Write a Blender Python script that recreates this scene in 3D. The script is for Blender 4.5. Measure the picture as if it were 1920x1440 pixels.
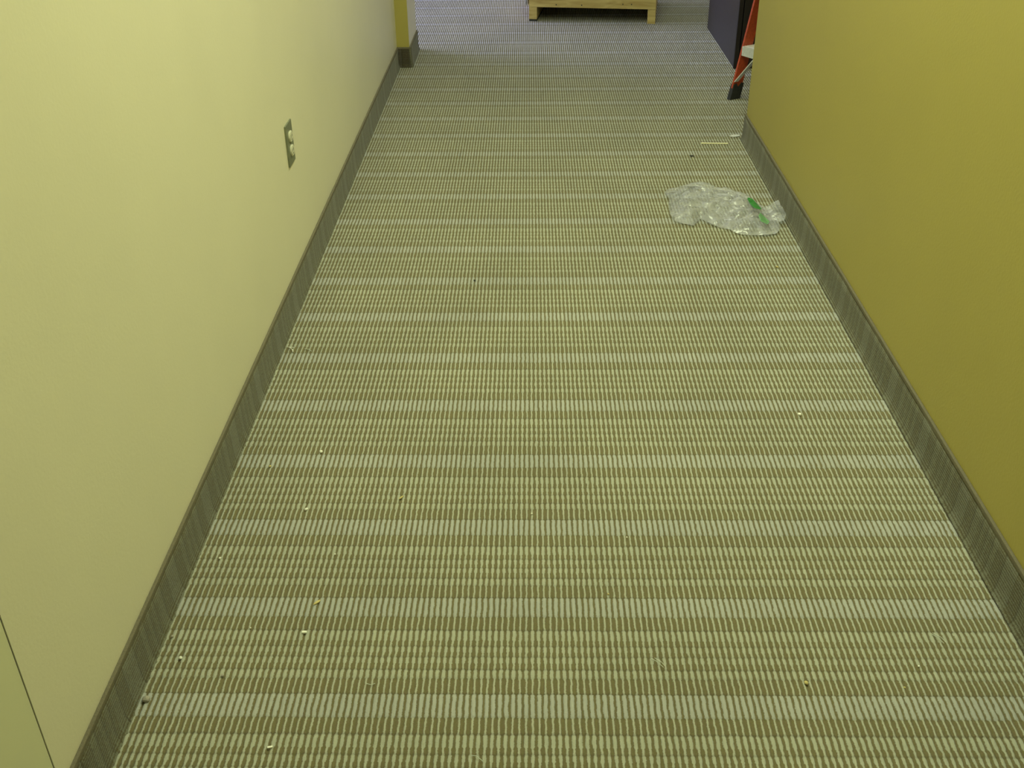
import bpy, bmesh, math, random
from mathutils import Vector, Matrix, geometry, noise
random.seed(7)
for o in list(bpy.data.objects): bpy.data.objects.remove(o)
SC = bpy.context.scene
COL = SC.collection

# ------------------------------------------------------------------ camera
cam = bpy.data.cameras.new('camera'); cam.sensor_width = 36; cam.lens = 36.4624
cam.clip_start = .02; cam.clip_end = 60
co = bpy.data.objects.new('camera', cam); COL.objects.link(co)
r = Vector((0.99986045, 0.01410469, -0.00895228)); u = Vector((3.5337e-04, 0.51790065, 0.85544070)); f = Vector((-0.01670212, 0.85532448, -0.51782339))
co.matrix_world = Matrix(((r.x, u.x, -f.x, 0), (r.y, u.y, -f.y, 0), (r.z, u.z, -f.z, 1.35), (0, 0, 0, 1)))
SC.camera = co

# ------------------------------------------------------------------ world, lights, exposure
w = bpy.data.worlds.new('world'); SC.world = w; w.use_nodes = True
w.node_tree.nodes['Background'].inputs[0].default_value = (.55, .68, 1, 1)
w.node_tree.nodes['Background'].inputs[1].default_value = .6
SC.view_settings.view_transform = 'Standard'; SC.view_settings.look = 'None'
SC.view_settings.exposure = 0; SC.view_settings.gamma = 1; SC.view_settings.use_curve_mapping = False
WARM = (.91, 1.0, .64)
def area(name, loc, rot, sx, sy, power, colr):
    l = bpy.data.lights.new(name, 'AREA'); l.shape = 'RECTANGLE'; l.size = sx; l.size_y = sy; l.energy = power; l.color = colr
    o = bpy.data.objects.new(name, l); COL.objects.link(o); o.location = loc; o.rotation_euler = rot
    return o
CEIL = 2.6
LAMPS = [(.40, 2.05, 35), (.22, 4.1, 18), (.22, -.6, 2), (.9, 8.3, 6)]
for i, (x, y, p) in enumerate(LAMPS):
    area('ceiling_lamp', (x, y, CEIL-.06), (0, 0, 0), .56, 1.16, p, WARM)
area('window_daylight', (-3.94, 7.15, 1.15), (0, -math.pi/2, 0), 2.1, 2.3, 230, (.56, .58, 1.0))

# ------------------------------------------------------------------ materials
def new_mat(name):
    m = bpy.data.materials.new(name); m.use_nodes = True
    nt = m.node_tree; b = nt.nodes['Principled BSDF']
    return m, nt, b
def N(nt, t, **k):
    n = nt.nodes.new(t)
    for a, v in k.items(): setattr(n, a, v)
    return n
def math_n(nt, op, a, b=None, c=None, clamp=False):
    n = nt.nodes.new('ShaderNodeMath'); n.operation = op; n.use_clamp = clamp
    for i, v in enumerate((a, b, c)):
        if v is None: continue
        if isinstance(v, (int, float)): n.inputs[i].default_value = v
        else: nt.links.new(v, n.inputs[i])
    return n.outputs[0]
def mix_c(nt, fac, a, b, mode='MIX'):
    n = nt.nodes.new('ShaderNodeMix'); n.data_type = 'RGBA'; n.blend_type = mode
    for s, v in ((n.inputs[0], fac), (n.inputs[6], a), (n.inputs[7], b)):
        if isinstance(v, (int, float)): s.default_value = v
        elif isinstance(v, tuple): s.default_value = (*v, 1) if len(v) == 3 else v
        else: nt.links.new(v, s)
    return n.outputs[2]
def simple(name, col, rough=.5, metal=0, nscale=0, namp=.1, bump=0, bscale=200, spec=.5, stretch=None):
    m, nt, b = new_mat(name)
    b.inputs['Base Color'].default_value = (*col, 1); b.inputs['Roughness'].default_value = rough
    b.inputs['Metallic'].default_value = metal; b.inputs['Specular IOR Level'].default_value = spec
    tc = N(nt, 'ShaderNodeTexCoord'); src = tc.outputs['Object']
    if stretch:
        mp = N(nt, 'ShaderNodeMapping'); mp.inputs['Scale'].default_value = stretch; nt.links.new(src, mp.inputs[0]); src = mp.outputs[0]
    if nscale:
        n = N(nt, 'ShaderNodeTexNoise'); n.inputs['Scale'].default_value = nscale; n.inputs['Detail'].default_value = 4
        nt.links.new(src, n.inputs['Vector'])
        lo = tuple(c*(1-namp) for c in col); hi = tuple(min(1, c*(1+namp)) for c in col)
        rr = N(nt, 'ShaderNodeMapRange'); rr.inputs[1].default_value = .3; rr.inputs[2].default_value = .7
        nt.links.new(n.outputs[0], rr.inputs[0])
        nt.links.new(mix_c(nt, rr.outputs[0], lo, hi), b.inputs['Base Color'])
    if bump:
        n2 = N(nt, 'ShaderNodeTexNoise'); n2.inputs['Scale'].default_value = bscale; n2.inputs['Detail'].default_value = 3
        nt.links.new(src, n2.inputs['Vector'])
        bp = N(nt, 'ShaderNodeBump'); bp.inputs['Strength'].default_value = bump; bp.inputs['Distance'].default_value = .002
        nt.links.new(n2.outputs[0], bp.inputs['Height']); nt.links.new(bp.outputs[0], b.inputs['Normal'])
    return m

PITCH = .01093; Y0 = 1.2199; PER = .23292
# bands of one carpet repeat: (end fraction, width of the light yarn)
BANDS = [(.148, .30), (.233, .60), (.30, .32), (.36, .56), (.41, .34), (.468, .54), (.53, .34), (.638, .60), (.786, .30), (1.0, .64)]
def band_w(v):
    for e, wd in BANDS:
        if v < e: return wd
    return BANDS[-1][1]
def carpet(name, ua, va, light, dark, voff=0., soft=.05, rough_amt=.28, wide_grey=1., pitch=PITCH):
    """ribbed loop carpet: columns across axis ua, bands along axis va"""
    m, nt, b = new_mat(name)
    g = N(nt, 'ShaderNodeNewGeometry'); sp = N(nt, 'ShaderNodeSeparateXYZ'); nt.links.new(g.outputs['Position'], sp.inputs[0])
    U, V = sp.outputs['XYZ'.index(ua)], sp.outputs['XYZ'.index(va)]
    n1 = N(nt, 'ShaderNodeTexNoise'); n1.inputs['Scale'].default_value = 55; n1.inputs['Detail'].default_value = 2
    nt.links.new(g.outputs['Position'], n1.inputs['Vector'])
    n2 = N(nt, 'ShaderNodeTexNoise'); n2.inputs['Scale'].default_value = 380; n2.inputs['Detail'].default_value = 2
    nt.links.new(g.outputs['Position'], n2.inputs['Vector'])
    n3 = N(nt, 'ShaderNodeTexNoise'); n3.inputs['Scale'].default_value = 3; n3.inputs['Detail'].default_value = 2
    nt.links.new(g.outputs['Position'], n3.inputs['Vector'])
    jig = math_n(nt, 'MULTIPLY', math_n(nt, 'SUBTRACT', n1.outputs[0], .5), .35)
    uu = math_n(nt, 'ADD', math_n(nt, 'DIVIDE', U, pitch), jig)
    d = math_n(nt, 'ABSOLUTE', math_n(nt, 'SUBTRACT', math_n(nt, 'FRACT', uu), .5))
    vj = math_n(nt, 'MULTIPLY', math_n(nt, 'SUBTRACT', n1.outputs[0], .5), .02)
    vv = math_n(nt, 'FRACT', math_n(nt, 'ADD', math_n(nt, 'ADD', math_n(nt, 'DIVIDE', math_n(nt, 'SUBTRACT', V, Y0+voff), PER), 40), vj))
    cr = N(nt, 'ShaderNodeValToRGB'); nt.links.new(vv, cr.inputs[0]); cr.color_ramp.interpolation = 'LINEAR'
    stops = []; prev = 0
    for e, wd in BANDS:
        stops += [(prev+.006, wd), (e-.006, wd)]; prev = e
    els = cr.color_ramp.elements
    els[0].position, els[1].position = stops[0][0], stops[-1][0]
    els[0].color = (stops[0][1],)*3+(1,); els[1].color = (stops[-1][1],)*3+(1,)
    for p, c in stops[1:-1]:
        e = els.new(p); e.color = (c, c, c, 1)
    # crease shade painted into the colour, deepest at the far edge of light bands
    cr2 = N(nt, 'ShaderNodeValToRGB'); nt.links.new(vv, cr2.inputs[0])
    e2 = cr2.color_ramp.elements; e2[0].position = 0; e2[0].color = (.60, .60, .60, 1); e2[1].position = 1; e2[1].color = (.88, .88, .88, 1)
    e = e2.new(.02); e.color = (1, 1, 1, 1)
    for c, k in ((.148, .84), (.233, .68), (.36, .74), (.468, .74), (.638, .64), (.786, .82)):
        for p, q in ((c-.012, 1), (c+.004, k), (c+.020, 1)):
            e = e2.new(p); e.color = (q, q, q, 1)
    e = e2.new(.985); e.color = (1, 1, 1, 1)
    half = math_n(nt, 'MULTIPLY', cr.outputs[0], .5)
    dd = math_n(nt, 'ADD', d, math_n(nt, 'MULTIPLY', math_n(nt, 'SUBTRACT', n2.outputs[0], .5), rough_amt))
    mask = math_n(nt, 'DIVIDE', math_n(nt, 'SUBTRACT', math_n(nt, 'ADD', half, soft), dd), 2*soft, clamp=True)
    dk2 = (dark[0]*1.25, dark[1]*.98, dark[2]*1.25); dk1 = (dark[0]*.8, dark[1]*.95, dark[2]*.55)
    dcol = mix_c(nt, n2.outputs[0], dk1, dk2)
    wide = math_n(nt, 'MULTIPLY', math_n(nt, 'GREATER_THAN', vv, .786), wide_grey)
    lcol = mix_c(nt, wide, light, (light[0]*1.0, light[1]*1.0, light[2]*1.15))
    c = mix_c(nt, mask, dcol, lcol)
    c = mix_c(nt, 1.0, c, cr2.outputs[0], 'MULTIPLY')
    mr = N(nt, 'ShaderNodeMapRange'); mr.inputs[1].default_value = .25; mr.inputs[2].default_value = .75; mr.inputs[3].default_value = .92; mr.inputs[4].default_value = 1.08
    nt.links.new(n3.outputs[0], mr.inputs[0])
    cc = N(nt, 'ShaderNodeCombineXYZ'); [nt.links.new(mr.outputs[0], cc.inputs[i]) for i in range(3)]
    c = mix_c(nt, 1.0, c, cc.outputs[0], 'MULTIPLY')
    nt.links.new(c, b.inputs['Base Color'])
    b.inputs['Roughness'].default_value = .95; b.inputs['Specular IOR Level'].default_value = .15
    b.inputs['Sheen Weight'].default_value = .15; b.inputs['Sheen Roughness'].default_value = .6
    h = math_n(nt, 'ADD', math_n(nt, 'MULTIPLY', mask, .5), math_n(nt, 'MULTIPLY', n2.outputs[0], .9))
    bp = N(nt, 'ShaderNodeBump'); bp.inputs['Strength'].default_value = .6; bp.inputs['Distance'].default_value = .002
    nt.links.new(h, bp.inputs['Height']); nt.links.new(bp.outputs[0], b.inputs['Normal'])
    return m
LY = (.43, .44, .37); DY = (.172, .156, .086)
M_CARPET = carpet('carpet', 'X', 'Y', LY, DY)
BL = (.195, .20, .155); BD = (.090, .080, .042)  # carpet yarns darkened: the dim grazing light on upright strips put into the colour
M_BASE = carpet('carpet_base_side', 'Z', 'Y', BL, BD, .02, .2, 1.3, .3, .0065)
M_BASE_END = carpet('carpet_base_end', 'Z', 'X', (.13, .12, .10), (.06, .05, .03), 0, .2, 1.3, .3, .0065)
M_BIND = simple('binding', (.17, .15, .105), .9, nscale=300, namp=.15, bump=.4, bscale=500)
def paint(name, col, rough, spec, bumpk):
    m, nt, b = new_mat(name)
    g = N(nt, 'ShaderNodeNewGeometry')
    n = N(nt, 'ShaderNodeTexNoise'); n.inputs['Scale'].default_value = 2.2; n.inputs['Detail'].default_value = 5
    nt.links.new(g.outputs['Position'], n.inputs['Vector'])
    nt.links.new(mix_c(nt, n.outputs[0], tuple(c*.94 for c in col), tuple(c*1.06 for c in col)), b.inputs['Base Color'])
    b.inputs['Roughness'].default_value = rough; b.inputs['Specular IOR Level'].default_value = spec
    n2 = N(nt, 'ShaderNodeTexNoise'); n2.inputs['Scale'].default_value = 160; n2.inputs['Detail'].default_value = 3
    nt.links.new(g.outputs['Position'], n2.inputs['Vector'])
    bp = N(nt, 'ShaderNodeBump'); bp.inputs['Strength'].default_value = bumpk; bp.inputs['Distance'].default_value = .001
    nt.links.new(n2.outputs[0], bp.inputs['Height']); nt.links.new(bp.outputs[0], b.inputs['Normal'])
    return m
M_CREAM = paint('cream_paint', (.80, .755, .60), .42, .45, .25)
M_MUST = paint('mustard_paint', (.46, .395, .105), .48, .6, .35)
M_FRAME = paint('door_paint', (.72, .71, .50), .45, .4, .1)
M_WHITE = paint('ceiling_paint', (.75, .74, .68), .9, .2, .3)
M_DARKGAP = simple('dark_gap', (.03, .03, .02), .9)
M_CAB = simple('dark_laminate', (.030, .025, .026), .42, nscale=60, namp=.2)
M_CAB2 = simple('dark_laminate_edge', (.012, .009, .009), .5)
M_WOOD = None
def wood(name, a, bcol, sc=(2, 14, 14)):
    m, nt, b = new_mat(name)
    tc = N(nt, 'ShaderNodeTexCoord'); mp = N(nt, 'ShaderNodeMapping'); mp.inputs['Scale'].default_value = sc
    nt.links.new(tc.outputs['Object'], mp.inputs[0])
    n = N(nt, 'ShaderNodeTexNoise'); n.inputs['Scale'].default_value = 3; n.inputs['Detail'].default_value = 6; n.inputs['Distortion'].default_value = .8
    nt.links.new(mp.outputs[0], n.inputs['Vector'])
    cr = N(nt, 'ShaderNodeValToRGB'); nt.links.new(n.outputs[0], cr.inputs[0])
    cr.color_ramp.elements[0].position = .35; cr.color_ramp.elements[0].color = (*a, 1)
    cr.color_ramp.elements[1].position = .65; cr.color_ramp.elements[1].color = (*bcol, 1)
    nt.links.new(cr.outputs[0], b.inputs['Base Color']); b.inputs['Roughness'].default_value = .65
    bp = N(nt, 'ShaderNodeBump'); bp.inputs['Strength'].default_value = .3; bp.inputs['Distance'].default_value = .001
    nt.links.new(n.outputs[0], bp.inputs['Height']); nt.links.new(bp.outputs[0], b.inputs['Normal'])
    return m
M_WOOD = wood('yellow_pine', (.42, .30, .085), (.62, .50, .18))
M_CHROME = simple('chrome', (.8, .82, .85), .12, 1)
M_ALU = simple('aluminium', (.82, .85, .84), .4, .45, nscale=120, namp=.08)
M_ORANGE = simple('orange_fibreglass', (.46, .065, .012), .45, nscale=90, namp=.2, bump=.2, bscale=300)
M_RUBBER = simple('black_rubber', (.022, .024, .020), .6, nscale=80, namp=.3)
M_STEEL = simple('brushed_steel', (.27, .29, .20), .42, .55, nscale=80, namp=.1, stretch=(1, 1, .1))
M_IVORY = simple('ivory_plastic', (.72, .70, .56), .35)
M_SLOT = simple('slot', (.02, .02, .02), .8)
M_GLASSF = simple('window_frame_metal', (.35, .35, .34), .4, .6)

# ------------------------------------------------------------------ helpers
def obj(name, bm, mat, parent=None, smooth=False):
    me = bpy.data.meshes.new(name); bm.to_mesh(me); bm.free()
    for m in (mat if isinstance(mat, (list, tuple)) else [mat]): me.materials.append(m)
    if smooth:
        for p in me.polygons: p.use_smooth = True
    o = bpy.data.objects.new(name, me); COL.objects.link(o)
    if parent: o.parent = parent
    return o
def struct(o): o['kind'] = 'structure'; return o
def tag(o, label, cat, group=None):
    o['label'] = label; o['category'] = cat
    if group: o['group'] = group
    return o
def thing(name, label, cat, loc=(0, 0, 0), rz=0, group=None):
    o = bpy.data.objects.new(name, None); o.empty_display_size = .05; COL.objects.link(o); o.location = loc; o.rotation_euler = (0, 0, rz)
    return tag(o, label, cat, group)
def box(bm, a, b, bev=0, M=None):
    x0, y0, z0 = a; x1, y1, z1 = b
    vs = [bm.verts.new(p) for p in ((x0, y0, z0), (x1, y0, z0), (x1, y1, z0), (x0, y1, z0), (x0, y0, z1), (x1, y0, z1), (x1, y1, z1), (x0, y1, z1))]
    fs = [bm.faces.new([vs[i] for i in q]) for q in ((3, 2, 1, 0), (4, 5, 6, 7), (0, 1, 5, 4), (1, 2, 6, 5), (2, 3, 7, 6), (3, 0, 4, 7))]
    if bev:
        es = list({e for fc in fs for e in fc.edges})
        rr = bmesh.ops.bevel(bm, geom=es, offset=bev, segments=2, affect='EDGES', profile=.6)
        vs = list({v for fc in rr['faces'] for v in fc.verts} | {v for v in vs if v.is_valid})
    if M:
        for v in vs: v.co = M @ v.co
    return vs
def bx(a, b, bev=0):
    bm = bmesh.new(); box(bm, a, b, bev); return bm
def tube(bm, p, q, rad, seg=12):
    p, q = Vector(p), Vector(q); d = (q-p); L = d.length; d.normalize()
    M = Matrix.Translation((p+q)/2) @ d.to_track_quat('Z', 'Y').to_matrix().to_4x4()
    bmesh.ops.create_cone(bm, cap_ends=True, segments=seg, radius1=rad, radius2=rad, depth=L, matrix=M)
def prism(bm, poly, n0, n1, P):
    """poly in 2-D (s,t); P maps (s,t,n) to a point"""
    a = [bm.verts.new(P(s, t, n0)) for s, t in poly]; b = [bm.verts.new(P(s, t, n1)) for s, t in poly]
    bm.faces.new(a[::-1]); bm.faces.new(b); k = len(poly)
    for i in range(k): bm.faces.new((a[i], a[(i+1) % k], b[(i+1) % k], b[i]))
    bmesh.ops.recalc_face_normals(bm, faces=bm.faces)

# ------------------------------------------------------------------ room shell
XL, XR = -.666, .880; YE = 5.333; YP = 5.712; YR = 4.165
fl = struct(obj('floor', bx((-4.1, -2, -.1), (4.1, 12.1, -.0006)), M_CARPET))
struct(obj('ceiling', bx((-4.1, -2, CEIL), (4.1, 12.1, CEIL+.1)), M_WHITE))
struct(obj('wall_left', bx((XL-.3, .957, -.01), (XL, YE+.001, CEIL)), M_CREAM))
# pilaster closing the left wall: mustard on the side facing the hallway start, cream along the hallway
pbm = bx((XL-.3, YE, -.01), (-.603, YP, CEIL))
pil = struct(obj('wall_pilaster', pbm, [M_CREAM, M_MUST]))
for p in pil.data.polygons:
    if p.normal.y < -.5: p.material_index = 1
struct(obj('wall_right', bx((XR, -2, -.01), (4.1, YR, CEIL)), M_MUST))
struct(obj('wall_back', bx((-1.2, -2.1, -.01), (XR, -2, CEIL)), M_CREAM))
struct(obj('wall_far', bx((-4.1, 11.9, -.01), (4.1, 12.1, CEIL)), M_CREAM))
struct(obj('wall_east', bx((4.0, YR, -.01), (4.1, 11.9, CEIL)), M_CREAM))
struct(obj('wall_room_south', bx((-4.1, YP-.12, -.01), (XL-.3, YP, CEIL)), M_CREAM))
# west wall of the far room with its window opening
bm = bmesh.new()
box(bm, (-4.1, YP, -.01), (-4.0, 6.0, CEIL)); box(bm, (-4.1, 8.3, -.01), (-4.0, 11.9, CEIL)); box(bm, (-4.1, 6.0, 2.2), (-4.0, 8.3, CEIL)); box(bm, (-4.1, 6.0, -.01), (-4.0, 8.3, .1))
struct(obj('wall_west', bm, M_CREAM))
win = bpy.data.objects.new('window_1', None); COL.objects.link(win); win['kind'] = 'structure'
bm = bmesh.new()
box(bm, (-4.08, 6.0, .1), (-4.02, 6.05, 2.2)); box(bm, (-4.08, 8.25, .1), (-4.02, 8.3, 2.2)); box(bm, (-4.08, 6.05, .1), (-4.02, 8.25, .15)); box(bm, (-4.08, 6.05, 2.15), (-4.02, 8.25, 2.2)); box(bm, (-4.08, 7.13, .15), (-4.02, 7.17, 2.15))
obj('window_frame', bm, M_GLASSF, win)
mg, nt, b = new_mat('clear_glass'); b.inputs['Transmission Weight'].default_value = 1; b.inputs['Roughness'].default_value = 0; b.inputs['IOR'].default_value = 1.05
obj('pane', bx((-4.052, 6.05, .15), (-4.048, 7.13, 2.15)), mg, win); obj('pane', bx((-4.052, 7.17, .15), (-4.048, 8.25, 2.15)), mg, win)

# flush door at the near left: a pale green leaf past a thin dark joint
door = bpy.data.objects.new('door_1', None); COL.objects.link(door); door['kind'] = 'structure'
obj('door_frame', bx((XL-.12, -2, -.01), (XL-.0005, .9545, CEIL)), M_FRAME, door)
obj('joint', bx((XL-.01, .9543, 0), (XL-.0015, .9572, CEIL)), M_DARKGAP, door)

# carpet bases: a cove strip of the same carpet with a bound top edge
def base(name, prof_x, y0, y1, wallx, sgn):
    """sgn=+1: strip on the left wall, facing +X"""
    root = bpy.data.objects.new(name, None); COL.objects.link(root); root['kind'] = 'structure'
    pts = [(0.0175, 0), (.0145, .0022), (.0118, .006), (.0092, .014), (.0078, .025), (.007, .05), (.0062, .075), (.0056, .0945)]
    n = 60 if y1-y0 > 1 else 6
    bm = bmesh.new(); rows = []
    for i in range(n+1):
        y = y0+(y1-y0)*i/n; wob = .0007*math.sin(i*1.7)
        rows.append([bm.verts.new((wallx+sgn*(px+wob*(z > .01)), y, z)) for px, z in pts] + [bm.verts.new((wallx, y, .0945)), bm.verts.new((wallx, y, 0))])
    m = len(rows[0])
    for a, c in zip(rows, rows[1:]):
        for j in range(m): bm.faces.new((a[j], a[(j+1) % m], c[(j+1) % m], c[j]))
    bm.faces.new(rows[0]); bm.faces.new(rows[-1]); bmesh.ops.recalc_face_normals(bm, faces=bm.faces)
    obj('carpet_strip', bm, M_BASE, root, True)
    bm = bmesh.new(); x1 = wallx+sgn*.0068
    box(bm, (min(wallx, x1), y0, .0935), (max(wallx, x1), y1, .1035), .002)
    obj('binding_edge', bm, M_BIND, root)
    return root
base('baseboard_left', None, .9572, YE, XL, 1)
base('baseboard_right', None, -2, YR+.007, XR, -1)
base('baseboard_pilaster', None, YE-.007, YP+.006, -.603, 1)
def base_end(name, x0, x1, y, sgn):
    root = bpy.data.objects.new(name, None); COL.objects.link(root); root['kind'] = 'structure'
    bm = bmesh.new()
    P = lambda s, t, n: (n, y+sgn*s, t)
    prism(bm, [(0, 0), (.013, 0), (.010, .006), (.007, .02), (.006, .0945), (0, .0945)], x0, x1, P)
    obj('carpet_strip', bm, M_BASE_END, root)
    bm = bmesh.new(); ya, yb = sorted((y, y+sgn*.0068)); box(bm, (x0, ya, .0935), (x1, yb, .1035), .002)
    obj('binding_edge', bm, M_BIND, root)
base_end('baseboard_pilaster_front', XL+.001, -.5965, YE, -1)
base_end('baseboard_pilaster_end', XL-.3, -.5965, YP, 1)
base_end('baseboard_right_end', XR-.007, 4.0, YR, 1)

# carpet pile: real ribs, one ridge for each column of loops
def pile(x0, x1, y0, y1, dy):
    c0, c1 = math.floor(x0/PITCH), math.ceil(x1/PITCH)
    prof = [(.0, 0), (.17, .62), (.38, 1), (.62, 1), (.83, .62)]
    xs, hs, cs = [], [], []
    for c in range(c0, c1):
        for q, h in prof:
            x = (c+q)*PITCH
            if x0 <= x <= x1: xs.append(x); hs.append(h); cs.append(c)
    ys = []; y = y0
    while y < y1: ys.append(y); y += dy
    ys.append(y1)
    rnd = {c: [random.uniform(-.5, .5) for _ in range(4)] for c in range(c0, c1)}
    V = []
    edges = [e for e, _ in BANDS]
    for y in ys:
        v = ((y-Y0)/PER) % 1; wd = band_w(v)
        pin = min(min(abs(v-e) for e in edges), v)
        pk = .55+.45*min(1, pin/.03)
        for x, h, c in zip(xs, hs, cs):
            rr = rnd[c]
            z = .0036*h*pk*(.8+.3*wd) + .00035*math.sin(y*330+rr[0]*20)*h
            V.append((x+.0006*math.sin(y*25+rr[1]*9)+.0003*math.sin(y*130+rr[2]*9), y, z-.0004))
    nx = len(xs); F = []
    for j in range(len(ys)-1):
        o = j*nx
        F += [(o+i, o+i+1, o+nx+i+1, o+nx+i) for i in range(nx-1)]
    me = bpy.data.meshes.new('carpet_pile'); me.from_pydata(V, [], F); me.update()
    me.polygons.foreach_set('use_smooth', [True]*len(F))
    me.materials.append(M_CARPET)
    o = bpy.data.objects.new('carpet_pile', me); COL.objects.link(o); o.parent = fl; o['kind'] = 'stuff'
pile(-.664, .878, .80, 4.16, .0062)
pile(-.95, 1.35, 4.16, 7.9, .0125)

# ------------------------------------------------------------------ ceiling fixtures
for i, (x, y, p) in enumerate(LAMPS):
    t = thing('ceiling_light', ['recessed ceiling light over the middle of the hallway', 'recessed ceiling light over the hallway by the room opening', 'recessed ceiling light at the near end of the hallway', 'recessed ceiling light in the room beyond'][i], 'ceiling light', (x, y, CEIL))
    bm = bmesh.new()
    for a, b_ in (((-.31, -.61, -.02), (.31, -.58, 0)), ((-.31, .58, -.02), (.31, .61, 0)), ((-.31, -.58, -.02), (-.28, .58, 0)), ((.28, -.58, -.02), (.31, .58, 0))): box(bm, a, b_)
    obj('frame', bm, M_WHITE, t)
    md, nt, b = new_mat('diffuser'); b.inputs['Emission Color'].default_value = (*WARM, 1); b.inputs['Emission Strength'].default_value = 1.5
    obj('diffuser', bx((-.28, -.58, -.012), (.28, .58, -.004)), md, t)

# ------------------------------------------------------------------ outlet on the left wall
t = thing('wall_outlet', 'duplex electrical outlet with ivory sockets and grey metal plate on cream wall', 'outlet', (XL, 2.797, .4375))
bm = bx((0, -.0385, -.0575), (.0045, .0385, .0575), .0014); obj('cover_plate', bm, M_STEEL, t)
for sz in (-1, 1):
    pts = []
    for k in range(28):
        a = 2*math.pi*k/28; pts.append((.0172*math.cos(a), max(-.0142, min(.0142, .0172*math.sin(a)))))
    bm = bmesh.new(); prism(bm, pts, .002, .0095, lambda s, tt, n: (n, s, sz*.0195+tt)); 
    bmesh.ops.bevel(bm, geom=[e for e in bm.edges if all(v.co.x > .009 for v in e.verts)], offset=.0012, segments=2, affect='EDGES')
    so = obj('socket', bm, M_IVORY, t)
    for yy, hh in ((-.0062, .0042), (.0062, .0034)):
        obj('slot', bx((.0090, yy-.001, sz*.0195+.002-hh), (.0098, yy+.001, sz*.0195+.002+hh)), M_SLOT, so)
    bm = bmesh.new(); tube(bm, (.009, 0, sz*.0195-.008), (.0098, 0, sz*.0195-.008), .0022); obj('slot', bm, M_SLOT, so)
bm = bmesh.new(); tube(bm, (.004, 0, 0), (.0058, 0, 0), .003); obj('screw', bm, M_STEEL, t)

# ------------------------------------------------------------------ dark cabinet in the far opening
t = thing('dark_cabinet', 'tall dark cabinet standing past the end of the mustard wall', 'cabinet', (1.024, 5.27, 0.002))
obj('body', bx((0.0, .02, 0), (.70, .91, 1.06), .003), M_CAB, t)
obj('side_panel', bx((-.004, .0, 0), (.018, .019, 1.06), .002), M_CAB2, t)
dr = obj('door', bx((.022, .0, .01), (.355, .0195, 1.05), .002), M_CAB2, t)
bm = bmesh.new(); tube(bm, (.33, -.022, .6), (.33, -.022, .75), .005); tube(bm, (.33, -.022, .61), (.33, 0, .61), .004); tube(bm, (.33, -.022, .74), (.33, 0, .74), .004); obj('handle', bm, M_CHROME, dr)
dr = obj('door', bx((.359, .0, .01), (.695, .0195, 1.05), .002), M_CAB2, t)
bm = bmesh.new(); tube(bm, (.38, -.022, .6), (.38, -.022, .75), .005); tube(bm, (.38, -.022, .61), (.38, 0, .61), .004); tube(bm, (.38, -.022, .74), (.38, 0, .74), .004); obj('handle', bm, M_CHROME, dr)
obj('worktop', bx((-.02, -.02, 1.06), (.72, .92, 1.09), .004), M_CAB2, t)

# ------------------------------------------------------------------ wooden platform (pallet-like stand) at the far end
ang = math.atan2(6.292-6.388, .735-0)
t = thing('wooden_stand', 'low yellowish wooden stand on two runners at the far end of the carpet', 'wooden stand', (.0, 6.388, .002), ang)
W, D, ZB, ZT = .742, .62, .081, .34
obj('front_rail', bx((0, 0, ZB), (W, .022, ZT), .002), M_WOOD, t)
obj('back_rail', bx((0, D-.022, ZB), (W, D, ZT), .002), M_WOOD, t)
for x in (0, W-.022): obj('side_rail', bx((x, .0225, ZB), (x+.022, D-.0225, ZT), .002), M_WOOD, t)
for i in range(6):
    x = i*W/6; obj('deck_board', bx((x+.003, -.004, ZT+.0005), (x+W/6-.003, D+.004, ZT+.019), .002), M_WOOD, t)
for ix, x in enumerate((0, W-.046)):
    lo = .012 if ix == 0 else 0.0
    ft = obj('runner', bx((x, .001, lo), (x+.046, D-.001, ZB-.0005), .002), M_WOOD, t)
    if ix == 0: obj('rubber_pad', bx((x+.001, .002, 0), (x+.045, D-.002, lo), .001), M_RUBBER, ft)
obj('back_board', bx((.047, D-.02, .004), (W-.047, D-.002, ZB-.001), .001), M_WOOD, t)
for x in (.16, .31, .55, .60):
    bm = bmesh.new(); tube(bm, (x, -.0012, ZB+.016+.01*(x > .5)), (x, .002, ZB+.016+.01*(x > .5)), .0035); obj('nail_head', bm, M_RUBBER, t)
bm = bmesh.new(); tube(bm, (-.013, .012, ZB+.018), (-.013, .012, .42), .011, 16)
bmesh.ops.create_uvsphere(bm, u_segments=16, v_segments=8, radius=.011, matrix=Matrix.Translation((-.013, .012, ZB+.018)))
o = obj('metal_post', bm, M_CHROME, t, True); o['label'] = 'shiny metal post on the left corner'

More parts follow.
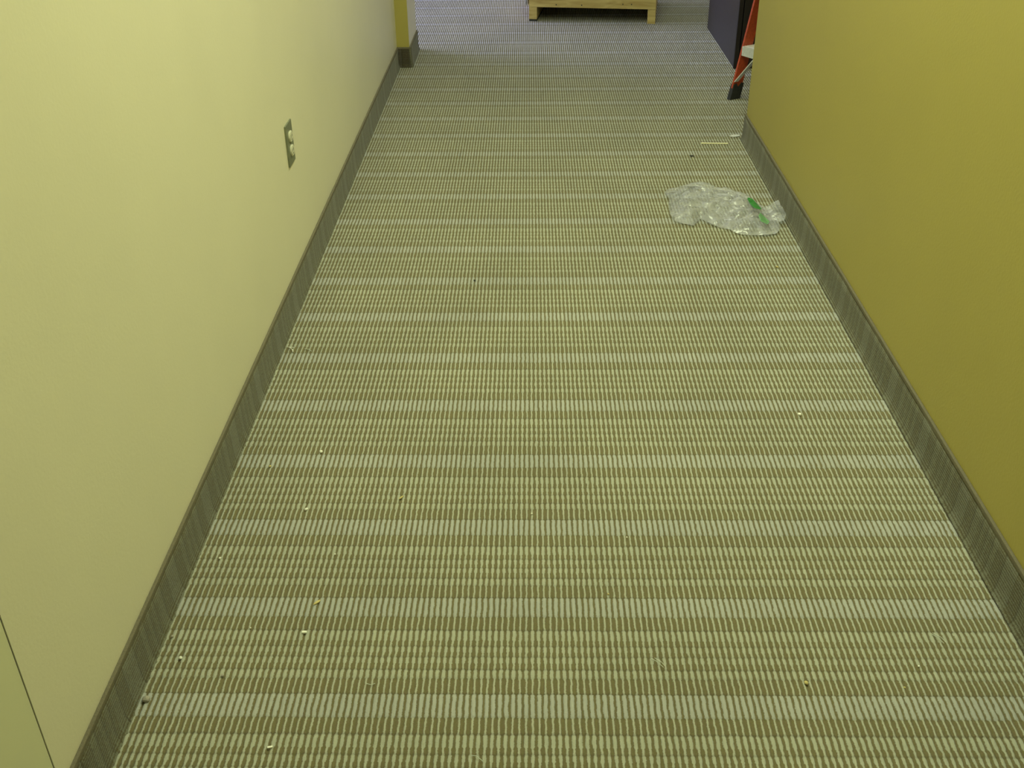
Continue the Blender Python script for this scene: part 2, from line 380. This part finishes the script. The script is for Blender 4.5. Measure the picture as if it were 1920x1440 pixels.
# ------------------------------------------------------------------ orange stepladder behind the corner of the right wall
s_ = Vector((.53, -.848, 0)).normalized(); w_ = Vector((.848, .53, 0)).normalized()
t = thing('stepladder', 'orange fibreglass stepladder with silver steps and black foot beside mustard wall end', 'stepladder', (.912, 4.725, .003))
def LP(a, b, z): return s_*a + w_*b + Vector((0, 0, z))
K, TAP, LW, HT = .172, .045, .40, 1.12
def rail_at(side, z):           # side 0: left rail seen; side 1: hidden rail
    return (TAP*z if side == 0 else LW-TAP*z), K*z
def channel(side, z0, z1, b_of, out):
    """C-channel: web plus two flanges pointing outwards"""
    bm = bmesh.new(); T = .004; Wd = .056; Fl = .009
    sec = [(0, 0), (0, Wd), (out*Fl, Wd), (out*Fl, Wd-T), (out*T, Wd-T), (out*T, T), (out*Fl, T), (out*Fl, 0)]
    rows = []
    for z in (z0, z1):
        a, _ = rail_at(side, z); b = b_of(z)
        rows.append([bm.verts.new(LP(a+p, b+q, z)) for p, q in sec])
    n = len(sec)
    for i in range(n): bm.faces.new((rows[0][i], rows[0][(i+1) % n], rows[1][(i+1) % n], rows[1][i]))
    bm.faces.new(rows[0]); bm.faces.new(rows[1]); bmesh.ops.recalc_face_normals(bm, faces=bm.faces)
    return bm
fb = lambda z: K*z
rb = lambda z: .66-(.66-.25)*z/HT
def lbox(bm, A, B, C0, ha, hb):  # bar between LP points with section ha x hb
    pass
for side, out in ((0, -1), (1, 1)):
    obj('front_rail', channel(side, .05, HT, fb, out), M_ORANGE, t)
    obj('rear_rail', channel(side, .05, HT-.02, rb, out), M_ORANGE, t)
    for bf in (fb, rb):
        a, _ = rail_at(side, 0); b = bf(0)
        bm = bmesh.new()
        a0, a1 = sorted((a-out*.007, a+out*.014))
        # boot with a notched collar
        fr = [(b-.004, 0), (b+.056, 0), (b+.060, .066), (b+.046, .071), (b+.030, .052), (b+.016, .071), (b+.002, .066)]
        prism(bm, fr, a0, a1, lambda s, tt, n: LP(n, s+bf(tt)-bf(0), tt))
        fo = obj('rubber_foot', bm, M_RUBBER, t)
        bm = bmesh.new(); a3, a4 = sorted((a+out*.0145, a+out*.0165))
        prism(bm, [(b-.002, .004), (b+.050, .004), (b+.056, .058), (b+.030, .044), (b+.006, .058)], a3, a4, lambda s, tt, n: LP(n, s+bf(tt)-bf(0), tt)); obj('metal_plate', bm, M_ALU, fo)
for k in range(4):
    z = .235+k*.245; a0 = rail_at(0, z)[0]; a1 = rail_at(1, z)[0]; b = fb(z)
    bm = bmesh.new()
    sec = [(-.006, 0), (.078, 0), (.078, -.028), (.074, -.028), (.074, -.004), (-.002, -.004), (-.002, -.040), (-.006, -.040)]
    prism(bm, sec, a0+.001, a1-.001, lambda s, tt, n: LP(n, b+s, z+tt))
    o = obj('step', bm, M_ALU, t)
    for j in range(5):
        bm = bmesh.new(); prism(bm, [(.004+j*.014, 0), (.010+j*.014, 0), (.007+j*.014, .0022)], a0+.004, a1-.004, lambda s, tt, n: LP(n, b+s, z+tt)); obj('tread_ridge', bm, M_ALU, o)
def bar(bm, P0, P1, wid, th):
    P0, P1 = Vector(P0), Vector(P1); d = (P1-P0).normalized(); side = w_.copy(); up = d.cross(side).normalized()
    vs = []
    for P in (P0, P1):
        for i, j in ((-1, -1), (1, -1), (1, 1), (-1, 1)): vs.append(bm.verts.new(P+side*wid*i/2+up*th*j/2))
    for q in ((0, 1, 2, 3), (7, 6, 5, 4), (0, 4, 5, 1), (1, 5, 6, 2), (2, 6, 7, 3), (3, 7, 4, 0)): bm.faces.new([vs[i] for i in q])
    bmesh.ops.recalc_face_normals(bm, faces=bm.faces)
for side, sg in ((0, 1), (1, -1)):
    bm = bmesh.new(); a = rail_at(side, .09)[0]
    bar(bm, LP(a+sg*.003, fb(.085)+.008, .080), LP(a+sg*.095, fb(.2)+.012, .205), .022, .004); obj('knee_brace', bm, M_ALU, t)
    bm = bmesh.new(); bar(bm, LP(rail_at(side, .6)[0]+sg*.006, fb(.6)+.03, .62), LP(rail_at(side, .6)[0]+sg*.006, rb(.6)+.02, .62), .004, .022); obj('spreader', bm, M_ALU, t)
for z in (.2, .45, .7, .95):
    bm = bmesh.new(); bar(bm, LP(rail_at(0, z)[0], rb(z)+.03, z), LP(rail_at(1, z)[0], rb(z)+.03, z), .03, .004); obj('rear_brace', bm, M_ALU, t)
bm = bmesh.new(); prism(bm, [(.15, HT), (.34, HT), (.34, HT+.03), (.15, HT+.03)], .0, LW, lambda s, tt, n: LP(n, s, tt)); obj('top_cap', bm, M_RUBBER, t)

# ------------------------------------------------------------------ crumpled plastic bag
OUT = [(0.484, 3.545), (0.517, 3.56), (0.577, 3.615), (0.6, 3.619), (0.638, 3.606), (0.684, 3.578), (0.716, 3.566), (0.746, 3.534), (0.764, 3.507), (0.779, 3.469), (0.8, 3.424), (0.808, 3.395), (0.832, 3.395), (0.860, 3.405), (0.861, 3.387), (0.858, 3.358), (0.8615, 3.33), (0.859, 3.274), (0.846, 3.238), (0.828, 3.238), (0.823, 3.192), (0.81, 3.165), (0.772, 3.152), (0.722, 3.152), (0.694, 3.160), (0.668, 3.182), (0.663, 3.199), (0.629, 3.222), (0.608, 3.242), (0.59, 3.277), (0.577, 3.291), (0.548, 3.236), (0.516, 3.25), (0.486, 3.277), (0.48, 3.333), (0.484, 3.42), (0.493, 3.472)]
def inside(p, poly):
    c = False; n = len(poly); x, y = p
    for i in range(n):
        x0, y0 = poly[i]; x1, y1 = poly[(i+1) % n]
        if (y0 > y) != (y1 > y) and x < (x1-x0)*(y-y0)/(y1-y0)+x0: c = not c
    return c
def edist(p, poly):
    best = 9; n = len(poly); P = Vector(p)
    for i in range(n):
        a = Vector(poly[i]); b = Vector(poly[(i+1) % n]); q, k = geometry.intersect_point_line(P, a, b); k = max(0, min(1, k)); best = min(best, (P-(a+(b-a)*k)).length)
    return best
def bag_h(x, y):
    d = edist((x, y), OUT)
    env = min(1, (d/.075))**.55
    body = .050 if x < .66 else .050-.018*min(1, (x-.66)/.12)
    p = Vector((x, y, .3))
    F = noise.voronoi(p*17)[0]; ridge = (F[1]-F[0])
    F2 = noise.voronoi(p*42+Vector((3, 1, 0)))[0]; r2 = F2[1]-F2[0]
    sm = noise.noise(p*9)
    k = 1 if x > .60 else .6
    k *= 1-.85*math.exp(-((x-.768)/.03)**2-((y-3.30)/.11)**2)
    h = body*env*(.82+.35*sm) + env*k*(.032*(ridge-.35) + .008*(r2-.3))
    tt = max(0, min(1, (y-3.28)/.14)); h += .013*tt*tt*(3-2*tt)*math.exp(-((x-.765)/.035)**2)*min(1, d/.03)
    return .006+max(.001, h)
def make_bag(layer):
    pts = [Vector(p) for p in OUT]; n = len(pts)
    dens = []
    for i in range(n):
        a, b = pts[i], pts[(i+1) % n]; m = max(1, int((b-a).length/.008))
        dens += [a+(b-a)*j/m for j in range(m)]
    ne = len(dens); edges = [(i, (i+1) % ne) for i in range(ne)]
    poly = [tuple(p) for p in dens]; rnd = random.Random(11)
    allp = list(dens); g = .005; y = 3.14
    while y < 3.63:
        x = .475
        while x < .87:
            p = (x+rnd.uniform(-1, 1)*g*.4, y+rnd.uniform(-1, 1)*g*.4)
            if inside(p, poly) and edist(p, OUT) > .003: allp.append(Vector(p))
            x += g
        y += g
    vs, es, fs, *_ = geometry.delaunay_2d_cdt(allp, edges, [list(range(ne))], 1, 1e-6)
    bm = bmesh.new(); B = []
    for p in vs:
        z = bag_h(p.x, p.y) if layer else .0052+.35*max(0, bag_h(p.x, p.y)-.02)
        if edist(p, OUT) < .001: z = .0085+.004*noise.noise(Vector((p.x*30, p.y*30, 0)))
        if p.x > .80: z += (p.x-.80)*.35
        if not layer: z = min(z, bag_h(p.x, p.y)*.8+((p.x-.80)*.35 if p.x > .8 else 0)) if edist(p, OUT) > .001 else z
        B.append(bm.verts.new((p.x, p.y, z)))
    for fc in fs: bm.faces.new([B[i] for i in fc])
    return bm
mb = bpy.data.materials.new('clear_film'); mb.use_nodes = True; nt = mb.node_tree; nt.nodes.clear()
out = N(nt, 'ShaderNodeOutputMaterial'); tr = N(nt, 'ShaderNodeBsdfTransparent'); tr.inputs[0].default_value = (.97, .98, .99, 1)
pb = N(nt, 'ShaderNodeBsdfPrincipled'); pb.inputs['Base Color'].default_value = (.88, .88, 1.0, 1); pb.inputs['Roughness'].default_value = .12; pb.inputs['Specular IOR Level'].default_value = 1.0
pb.inputs['Coat Weight'].default_value = 1; pb.inputs['Coat Roughness'].default_value = .05; pb.inputs['Coat IOR'].default_value = 1.8
tl = N(nt, 'ShaderNodeBsdfTranslucent'); tl.inputs[0].default_value = (.8, .82, .85, 1)
m1 = N(nt, 'ShaderNodeMixShader'); m1.inputs[0].default_value = .25; nt.links.new(pb.outputs[0], m1.inputs[1]); nt.links.new(tl.outputs[0], m1.inputs[2])
g = N(nt, 'ShaderNodeNewGeometry'); 
dn = N(nt, 'ShaderNodeTexNoise'); dn.inputs['Scale'].default_value = 14; nt.links.new(g.outputs['Position'], dn.inputs['Vector'])
dv = mix_c(nt, .06, g.outputs['Position'], dn.outputs['Color'])
hs = []
for sc, dist, st in ((17, .020, (1, .5, 1)), (40, .004, (.6, 1, 1))):
    mp = N(nt, 'ShaderNodeMapping'); mp.inputs['Scale'].default_value = st; nt.links.new(dv, mp.inputs[0])
    vo = N(nt, 'ShaderNodeTexVoronoi'); vo.feature = 'SMOOTH_F1'; vo.inputs['Smoothness'].default_value = .12; vo.inputs['Scale'].default_value = sc; nt.links.new(mp.outputs[0], vo.inputs['Vector'])
    hs.append(math_n(nt, 'MULTIPLY', vo.outputs['Distance'], dist))
bpn = N(nt, 'ShaderNodeBump'); bpn.inputs['Strength'].default_value = 1; bpn.inputs['Distance'].default_value = 1.0
nt.links.new(math_n(nt, 'ADD', hs[0], hs[1]), bpn.inputs['Height'])
for nm in ('Normal', 'Coat Normal'): nt.links.new(bpn.outputs[0], pb.inputs[nm])
nn = N(nt, 'ShaderNodeTexNoise'); nn.inputs['Scale'].default_value = 22; nn.inputs['Detail'].default_value = 3; nt.links.new(g.outputs['Position'], nn.inputs['Vector'])
mr = N(nt, 'ShaderNodeMapRange'); mr.inputs[1].default_value = .3; mr.inputs[2].default_value = .72; mr.inputs[3].default_value = .16; mr.inputs[4].default_value = .50; nt.links.new(nn.outputs[0], mr.inputs[0])
m2 = N(nt, 'ShaderNodeMixShader'); nt.links.new(mr.outputs[0], m2.inputs[0]); nt.links.new(tr.outputs[0], m2.inputs[1]); nt.links.new(m1.outputs[0], m2.inputs[2]); nt.links.new(m2.outputs[0], out.inputs[0])
t = thing('plastic_bag', 'crumpled clear plastic bag with green print lying against the right baseboard', 'plastic bag', (0, 0, 0))
o = obj('upper_film', make_bag(1), mb, t); obj('lower_film', make_bag(0), mb, t)
for i, p in enumerate(o.data.polygons): p.use_smooth = True
M_GREEN = simple('green_ink', (.035, .24, .05), .3); M_GREEN2 = simple('pale_green_ink', (.16, .36, .17), .3)
def mark(poly, mat):
    pts = [Vector(p) for p in poly]; n = len(pts); allp = list(pts)
    xs = [p[0] for p in poly]; ys = [p[1] for p in poly]; x = min(xs)
    while x < max(xs):
        y = min(ys)
        while y < max(ys):
            if inside((x, y), poly) and edist((x, y), poly) > .002: allp.append(Vector((x, y)))
            y += .005
        x += .005
    vs, es, fs, *_ = geometry.delaunay_2d_cdt(allp, [(i, (i+1) % n) for i in range(n)], [list(range(n))], 1, 1e-6)
    bm = bmesh.new(); B = [bm.verts.new((p.x, p.y, bag_h(p.x, p.y)+.004)) for p in vs]
    for fc in fs: bm.faces.new([B[i] for i in fc])
    obj('printed_mark', bm, mat, t)
mark([(.748, 3.385), (.757, 3.410), (.768, 3.402), (.784, 3.362), (.786, 3.316), (.772, 3.300), (.756, 3.310), (.750, 3.345)], M_GREEN)
mark([(.760, 3.244), (.772, 3.274), (.786, 3.258), (.795, 3.226), (.784, 3.202), (.762, 3.210)], M_GREEN2)

# ------------------------------------------------------------------ litter on the carpet
M_CRUMB = simple('white_crumb', (.95, .95, .90), .6); M_CHIP = simple('yellow_chip', (.62, .52, .22), .6); M_FIB = simple('white_thread', (.62, .66, .62), .6)
M_STRAW = simple('pale_stick', (.95, .90, .62), .55); M_DK = simple('dark_speck', (.03, .03, .02), .8); M_DUST = simple('grey_fluff', (.40, .37, .33), .95)
def crumb(name, x, y, sx, sy, sz, rz, mat, label, cat, seed=0):
    rnd = random.Random(seed); bm = bmesh.new()
    bmesh.ops.create_icosphere(bm, subdivisions=2, radius=1)
    for v in bm.verts:
        k = 1+.22*noise.noise(v.co*1.7+Vector((seed*3.1, 0, 0))); v.co = Vector((v.co.x*sx*k, v.co.y*sy*k, v.co.z*sz*k))
    o = obj(name, bm, mat); o.location = (x, y, .003+sz*.8); o.rotation_euler = (0, rnd.uniform(-.15, .15), rz); tag(o, label, cat); return o
def cubelet(name, x, y, sx, sy, sz, rz, mat, label, cat):
    o = obj(name, bx((-sx, -sy, 0), (sx, sy, 2*sz), min(sx, sy, sz)*.3), mat); o.location = (x, y, .003); o.rotation_euler = (.08, .05, rz); tag(o, label, cat); return o
def thread(name, pts, rad, mat, label, cat):
    bm = bmesh.new()
    for line in pts:
        for p, q in zip(line, line[1:]): tube(bm, p, q, rad, 6)
    o = obj(name, bm, mat); tag(o, label, cat); return o
C = M_CRUMB
crumb('crumb', -.472, 1.926, .0038, .0042, .0028, .3, C, 'round white crumb, largest on the carpet near the left baseboard', 'crumb', 1)
crumb('crumb', -.576, 1.870, .0028, .003, .002, 0, M_CHIP, 'small yellowish crumb close to the left baseboard, left of the large round crumb', 'crumb', 2)
crumb('crumb', -.467, 1.716, .0042, .0032, .0026, .6, C, 'forked white crumb directly below the large round crumb, left side of carpet', 'crumb', 3)
crumb('wood_chip', -.272, 1.757, .0022, .0075, .002, -.6, M_CHIP, 'slim slanted yellow chip on the left half of the carpet, farther of two', 'chip', 4)
crumb('wood_chip', -.396, 1.437, .0030, .0082, .002, -.7, M_CHIP, 'slanted yellow chip on the near left carpet, nearer and larger of two', 'chip', 5)
crumb('crumb', .005, 1.703, .0022, .0022, .0018, 0, C, 'tiny white crumb in the middle of the carpet', 'crumb', 6)
cubelet('crumb', .642, 2.082, .0035, .0035, .0022, .1, C, 'square bright white crumb on the right half of the carpet', 'crumb')
crumb('crumb', .759, 2.914, .003, .005, .0025, .5, M_CHIP, 'pale crumb below the plastic bag near the right baseboard', 'crumb', 8)
crumb('crumb', -.609, 1.561, .0024, .0026, .002, 0, C, 'small white crumb beside the left baseboard, below the yellowish one', 'crumb', 9)
cubelet('crumb', -.405, 1.360, .0042, .0022, .0018, .1, C, 'rectangular white crumb just below the larger yellow chip', 'crumb')
crumb('crumb', -.611, 1.297, .0030, .0034, .0024, .2, C, 'bright white crumb beside the left baseboard near the bottom left', 'crumb', 11)
crumb('crumb', -.641, 1.349, .0028, .0028, .002, .2, M_DUST, 'dull beige crumb touching the left baseboard above the bright white crumb', 'crumb', 12)
cubelet('crumb', -.413, 1.107, .0042, .0016, .0014, .25, C, 'short white sliver near the bottom edge, left of centre', 'crumb')
crumb('crumb', -.527, 1.257, .003, .003, .002, .2, M_DUST, 'faint grey crumb on the near left carpet, lowest of the round ones', 'crumb', 14)
crumb('crumb', .468, 1.246, .0034, .0040, .0026, .3, M_CHIP, 'yellow grain on the near right carpet', 'crumb', 15)
crumb('crumb', .670, 1.285, .002, .002, .0016, 0, C, 'tiny white crumb right of the yellow grain on the near right carpet', 'crumb', 16)
crumb('crumb', .196, 1.628, .0017, .0017, .0015, 0, C, 'tiny white speck right of the middle crumb, upper of two', 'crumb', 17)
crumb('crumb', .148, 1.462, .0017, .002, .0015, 0, M_CHIP, 'tiny yellowish speck right of the middle crumb, lower of two', 'crumb', 18)
crumb('crumb', -.384, 1.574, .0018, .0018, .0015, 0, C, 'tiny white speck between the two yellow chips', 'crumb', 19)
crumb('crumb', -.505, 1.371, .0015, .0015, .0012, 0, C, 'tiny white speck left of the rectangular white crumb', 'crumb', 20)
crumb('crumb', .631, 1.237, .0018, .0018, .0014, 0, M_CHIP, 'tiny yellow speck below the tiny white crumb on the near right carpet', 'crumb', 21)
crumb('dark_speck', -.164, 2.824, .0035, .0035, .002, 0, M_DK, 'dark speck on the middle of the carpet level with the bag', 'speck', 22)
crumb('dark_speck', .637, 3.949, .010, .007, .0016, .1, M_DK, 'dark smudge on the carpet between the pale stick and the bag', 'speck', 23)
o = crumb('lint_tuft', -.641, 1.202, .007, .006, .005, .2, M_DUST, 'grey tuft of lint sticking out from the left baseboard at bottom left', 'lint', 24)
crumb('lint_tuft', .846, 4.193, .022, .012, .003, .1, simple('pale_dust', (.66, .66, .68), .95), 'pale dusty patch by the corner of the mustard wall', 'lint', 25)
thread('thread_scrap', [[(-.650, 2.413, .005), (-.640, 2.409, .007), (-.628, 2.410, .005)], [(-.640, 2.409, .006), (-.630, 2.398, .006), (-.626, 2.386, .005)]], .0010, M_CRUMB, 'white forked thread scrap at the foot of the left baseboard', 'thread')
thread('thread_scrap', [[(-.598, 2.404, .005), (-.585, 2.398, .006), (-.578, 2.390, .005)]], .0009, M_FIB, 'short white thread right of the forked scrap by the left baseboard', 'thread')
thread('thread_scrap', [[(.716, 1.362, .005), (.724, 1.350, .007), (.731, 1.338, .005)], [(.719, 1.364, .005), (.729, 1.352, .007), (.736, 1.340, .005)]], .0005, M_FIB, 'two thin pale threads on the near right carpet', 'thread')
thread('thread_scrap', [[(.212, 1.300, .005), (.221, 1.290, .007), (.231, 1.279, .005)], [(.218, 1.301, .005), (.228, 1.290, .007), (.234, 1.282, .005)]], .0005, M_FIB, 'thin pale threads lying right of the middle of the near carpet', 'thread')
thread('thread_scrap', [[(-.092, 1.093, .005), (-.083, 1.090, .007), (-.073, 1.082, .005)]], .0006, M_FIB, 'thin pale thread at the bottom edge of the picture near the centre', 'thread')
thread('thread_scrap', [[(-.278, 1.240, .005), (-.268, 1.236, .006), (-.262, 1.240, .005)]], .0006, M_FIB, 'small curled pale thread on the near left-centre carpet', 'thread')
o = obj('wooden_stick', bx((-.054, -.0032, 0), (.054, .0032, .004), .0012), M_STRAW); o.location = (.748, 4.095, .004); o.rotation_euler = (0, 0, -.05)
tag(o, 'thin pale wooden stick lying near the corner of the mustard wall', 'stick')
